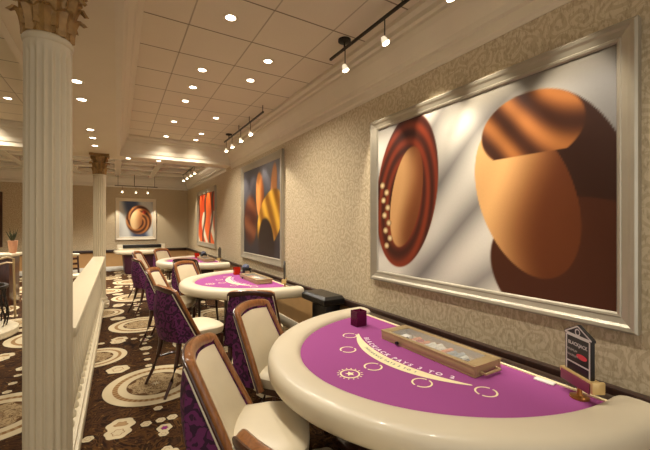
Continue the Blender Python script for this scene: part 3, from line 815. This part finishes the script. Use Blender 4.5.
for k, y in enumerate((4.27, 4.86, 6.33, 6.9, 7.56)):
    can(-.36, y, ZS, 13, 'small downlight in the soffit over the balustrade, %s from the large column' % names[k], 'soffit downlights')
for k, x in enumerate((.19, .79)): can(x, 8.62, ZS, 24, 'downlight in the cross beam, %s one' % ('left', 'right')[k], 'cross beam downlights')
for k, (x, y) in enumerate(((-1.4, 6.8), (-1.95, 8.05), (-1.95, 5.0), (-2.8, 6.8), (-1.7, 3.2), (-1.7, .6))):
    can(x, y, ZC, 80, 'downlight in the left tiled ceiling, ' + ('largest and nearest the picture edge', 'by the cross beam', 'out of frame, middle', 'out of frame, far left', 'beside the large column', 'beside the camera')[k], 'left ceiling downlights')
for k, (x, y) in enumerate(((-1.8, 10.8), (-3.0, 10.8), (-.6, 10.8), (.5, 12.0))):
    can(x, y, ZC, 420, 'downlight in the white coffered ceiling, ' + names[k] + ' of that group', 'coffered ceiling downlights')

def track(p0, p1, z, heads, ceil, canopy, lab, energy, size=46, stems=(), hz=.2):
    r = empty('track_light', (0, 0, 0), 0, lab, 'track light')
    p0 = Vector((*p0, z)); p1 = Vector((*p1, z)); d = (p1-p0).normalized(); n = Vector((-d.y, d.x, 0))
    q = [n*a+Vector((0, 0, b)) for a, b in ((-.011, -.011), (.011, -.011), (.011, .011), (-.011, .011))]
    MB().rings([[tuple(p+v) for v in q] for p in (p0, p1)]).build('track_rail', M['blackm'], r, smooth=False)
    for c in canopy:
        MB().lathe([(.065, ceil-.0015), (.065, ceil-.02), (.02, ceil-.028), (.009, ceil-.03), (.009, z), (.004, z)], (c[0], c[1], 0), 20).build('canopy', M['blackm'], r)
    for c in stems:
        MB().lathe([(.006, ceil-.001), (.006, z)], (c[0], c[1], 0), 8).build('stem', M['blackm'], r)
    for (hx, hy), tgt in heads:
        t = Vector(tgt); h = Vector((hx, hy, z-hz)); ax = (t-h).normalized()
        hd = MB().tube([(hx, hy, z-.011), (hx, hy, z-hz+.05)], .005, 8).build('lamp_head', M['blackm'], r)
        rot = ax.to_track_quat('Z', 'Y').to_matrix(); mb = MB(); rs = []
        for rad, zz in ((.010, -.04), (.018, -.035), (.024, -.02), (.032, .012), (.034, .02)):
            rs.append([tuple(h+rot @ Vector((rad*math.cos(2*PI*k/18), rad*math.sin(2*PI*k/18), zz))) for k in range(18)])
        mb.rings(rs).build('shade', M['frost'], hd)
        mb = MB(); rs = []
        for rad, zz in ((.032, .021), (.029, .030), (.016, .035), (.002, .036)):
            rs.append([tuple(h+rot @ Vector((rad*math.cos(2*PI*k/18), rad*math.sin(2*PI*k/18), zz))) for k in range(18)])
        mb.rings(rs).build('bulb', M['bulb'], hd)
        s = light('track_beam', 'SPOT', tuple(h+ax*.07), energy, (1, .90, .74), spot_size=R(size), spot_blend=.55, shadow_soft_size=.03); aim(s, tgt)
    return r
M['frost'] = emit('frosted_shade', (250, 236, 205), .55)
track((1.95, .75), (1.95, 3.14), 3.42, [((1.95, y), (W, yt, zt)) for y, yt, zt in ((.95, 1.05, 1.9), (1.58, 1.55, 2.1), (2.26, 1.95, 2.2), (2.86, 2.7, 2.0))], ZC, [(1.97, 2.9)], 'long black track with glass lamp heads above the widest painting', 62, 50, [(1.95, 1.3), (1.95, 2.05)])
track((1.95, 5.13), (1.95, 7.43), 3.42, [((1.95, y), (W, yt, zt)) for y, yt, zt in ((5.74, 4.6, 1.1), (6.28, 6.1, 1.9), (6.85, 6.7, 1.7), (7.28, 7.3, 1.6))], ZC, [(1.97, 7.15)], 'black track with four lamp heads above the yellow drapery painting', 70, 50, [(1.95, 5.15), (1.95, 5.8), (1.95, 6.4)])
track((1.95, 10.4), (1.95, 13.0), 3.40, [((1.95, y), (W, yt, zt)) for y, yt, zt in ((10.8, 10.9, 1.9), (11.4, 11.4, 1.9), (12.1, 11.9, 1.8), (12.8, 12.6, 1.4))], ZC, [(1.95, 11.7)], 'short track of small bright lamps above the red painting', 60, 50)
track((-.1, 14.05), (1.25, 14.05), 3.03, [((x, 14.05), (xt, YB, zt)) for x, xt, zt in ((.13, -.15, 1.2), (.55, .58, 1.8), (.92, 1.4, 1.2))], ZC, [(.5, 14.05)], 'slim track with three hanging lamps in front of the back wall painting', 60, 44, [(.0, 14.05), (1.15, 14.05)], hz=.20)

# ------------------------------------------------------------------ the far left side room
ch = empty('side_chair', (-.93, 9.9, 0), R(20), 'dark ladder backed chair with a pale top rail seen past the large column', 'chair')
for sx in (-1, 1):
    MB().tube([(sx*.2, .18, 0), (sx*.2, .19, .45), (sx*.19, .24, .93)], .02, 8).build('leg', M['darkwood'], ch)
    MB().tube([(sx*.2, -.2, 0), (sx*.2, -.18, .44)], .02, 8).build('leg', M['darkwood'], ch)
MB().box(-.22, .22, -.22, .2, .44, .50).build('seat', M['cream'], ch, bevel=.02)
sl = MB()
for z in (.58, .70, .82): sl.box(-.19, .19, .195+(z-.45)*.1, .215+(z-.45)*.1, z, z+.05)
sl.build('slat', M['darkwood'], ch)
MB().tube([(-.22, .24, .93), (0, .255, .95), (.22, .24, .93)], .035, 10).build('top_rail', M['cream'], ch)
curb = MB().lathe([(.62, 0), (.64, .02), (.64, .10), (.60, .13), (.02, .13)], (0, 0, 0), 48).build('round_plinth', M['rail'])
curb.location = (-1.95, 6.95, 0); tag(curb, 'low round cream plinth under the iron railing at the left edge', 'plinth')
ir = empty('iron_railing', (-1.95, 6.95, .142), R(0), 'dark wrought iron railing ring standing on the round plinth', 'railing')
MB().rings([[((.50+a)*math.cos(2*PI*k/40), (.50+a)*math.sin(2*PI*k/40), z) for k in range(40)] for a, z in ((-.02, .56), (.02, .56), (.02, .60), (-.02, .60))], loop=True).build('top_ring', M['iron'], ir)
for k in range(26):
    a = 2*PI*k/26
    MB().tube([((.50+.02*math.sin(t*6))*math.cos(a+.05*math.sin(t*9)), (.50+.02*math.sin(t*6))*math.sin(a+.05*math.sin(t*9)), .56*t) for t in [i/10 for i in range(11)]], .011, 6).build('bar', M['iron'], ir)
tb = empty('pedestal_table', (-1.95, 6.95, .13), 0, 'pale round table standing inside the iron railing', 'table')
MB().lathe([(.40, .30), (.42, .32), (.41, .34), (.02, .345)], n=32).build('tabletop', M['white'], tb)
MB().lathe([(.2, 0), (.05, .04), (.04, .30)], n=20).build('stem', M['iron'], tb)
cn = empty('dark_console', (-2.35, 9.6, 0), R(-8), 'dark wooden cabinet with a cream top by the left edge', 'cabinet')
MB().box(-.5, .5, -.25, .25, 0, 1.0).build('cabinet_body', M['darkwood'], cn, bevel=.01)
MB().box(-.54, .54, -.29, .29, 1.0, 1.06).build('cabinet_top', M['rail'], cn, bevel=.012)
hr = empty('brass_handrail', (0, 0, 0), 0, 'pair of curved brass handrails in front of the dark cabinet', 'handrail')
MB().tube([(-2.2, 7.9, .98), (-1.9, 8.0, 1.02), (-1.68, 8.1, 1.08), (-1.60, 8.15, 1.05), (-1.58, 8.16, .0)], .018, 8).build('upper_rail', M['tray'], hr)
MB().tube([(-2.2, 7.9, .86), (-1.9, 8.0, .92), (-1.68, 8.1, .99), (-1.605, 8.15, .97)], .014, 8).build('lower_rail', M['tray'], hr)
MB().lathe([(.02, 0), (.02, .98)], (-2.2, 7.9, 0), 10).build('post', M['brass'], hr)
vs_ = empty('potted_plant', (-1.90, 9.62, 1.06), 0, 'tapered peach vase holding dark twigs and leaves on the cabinet', 'potted plant')
MB().lathe([(.05, 0), (.06, .02), (.075, .15), (.085, .26), (.07, .262), (.02, .2)], n=20).build('vase', M['terra'], vs_)
fo = MB()
for k in range(16):
    a = random.uniform(0, 2*PI); l = random.uniform(.12, .3); s = random.uniform(.2, .6)
    fo.tube([(0, 0, .2), (l*s*.5*math.cos(a), l*s*.5*math.sin(a), .26+l*.4), (l*s*math.cos(a), l*s*math.sin(a), .26+l)], [.004, .012, .002], 5)
fo.build('foliage', M['leaf'], vs_)

# ------------------------------------------------------------------ world, camera
wd = bpy.data.worlds.new('World'); SC.world = wd; wd.use_nodes = True
wd.node_tree.nodes['Background'].inputs[0].default_value = (1, .94, .86, 1); wd.node_tree.nodes['Background'].inputs[1].default_value = 1.0
cam = bpy.data.cameras.new('Camera'); co = bpy.data.objects.new('Camera', cam); COL.objects.link(co)
co.location = (0, 0, 1.65); co.rotation_euler = (R(90), 0, -math.atan(207/345)); cam.sensor_width = 36; cam.lens = 36*345/650
cam.clip_start = .05
SC.camera = co
SC.view_settings.view_transform = 'Standard'; SC.view_settings.look = 'None'; SC.view_settings.gamma = 1
SC.view_settings.exposure = .45
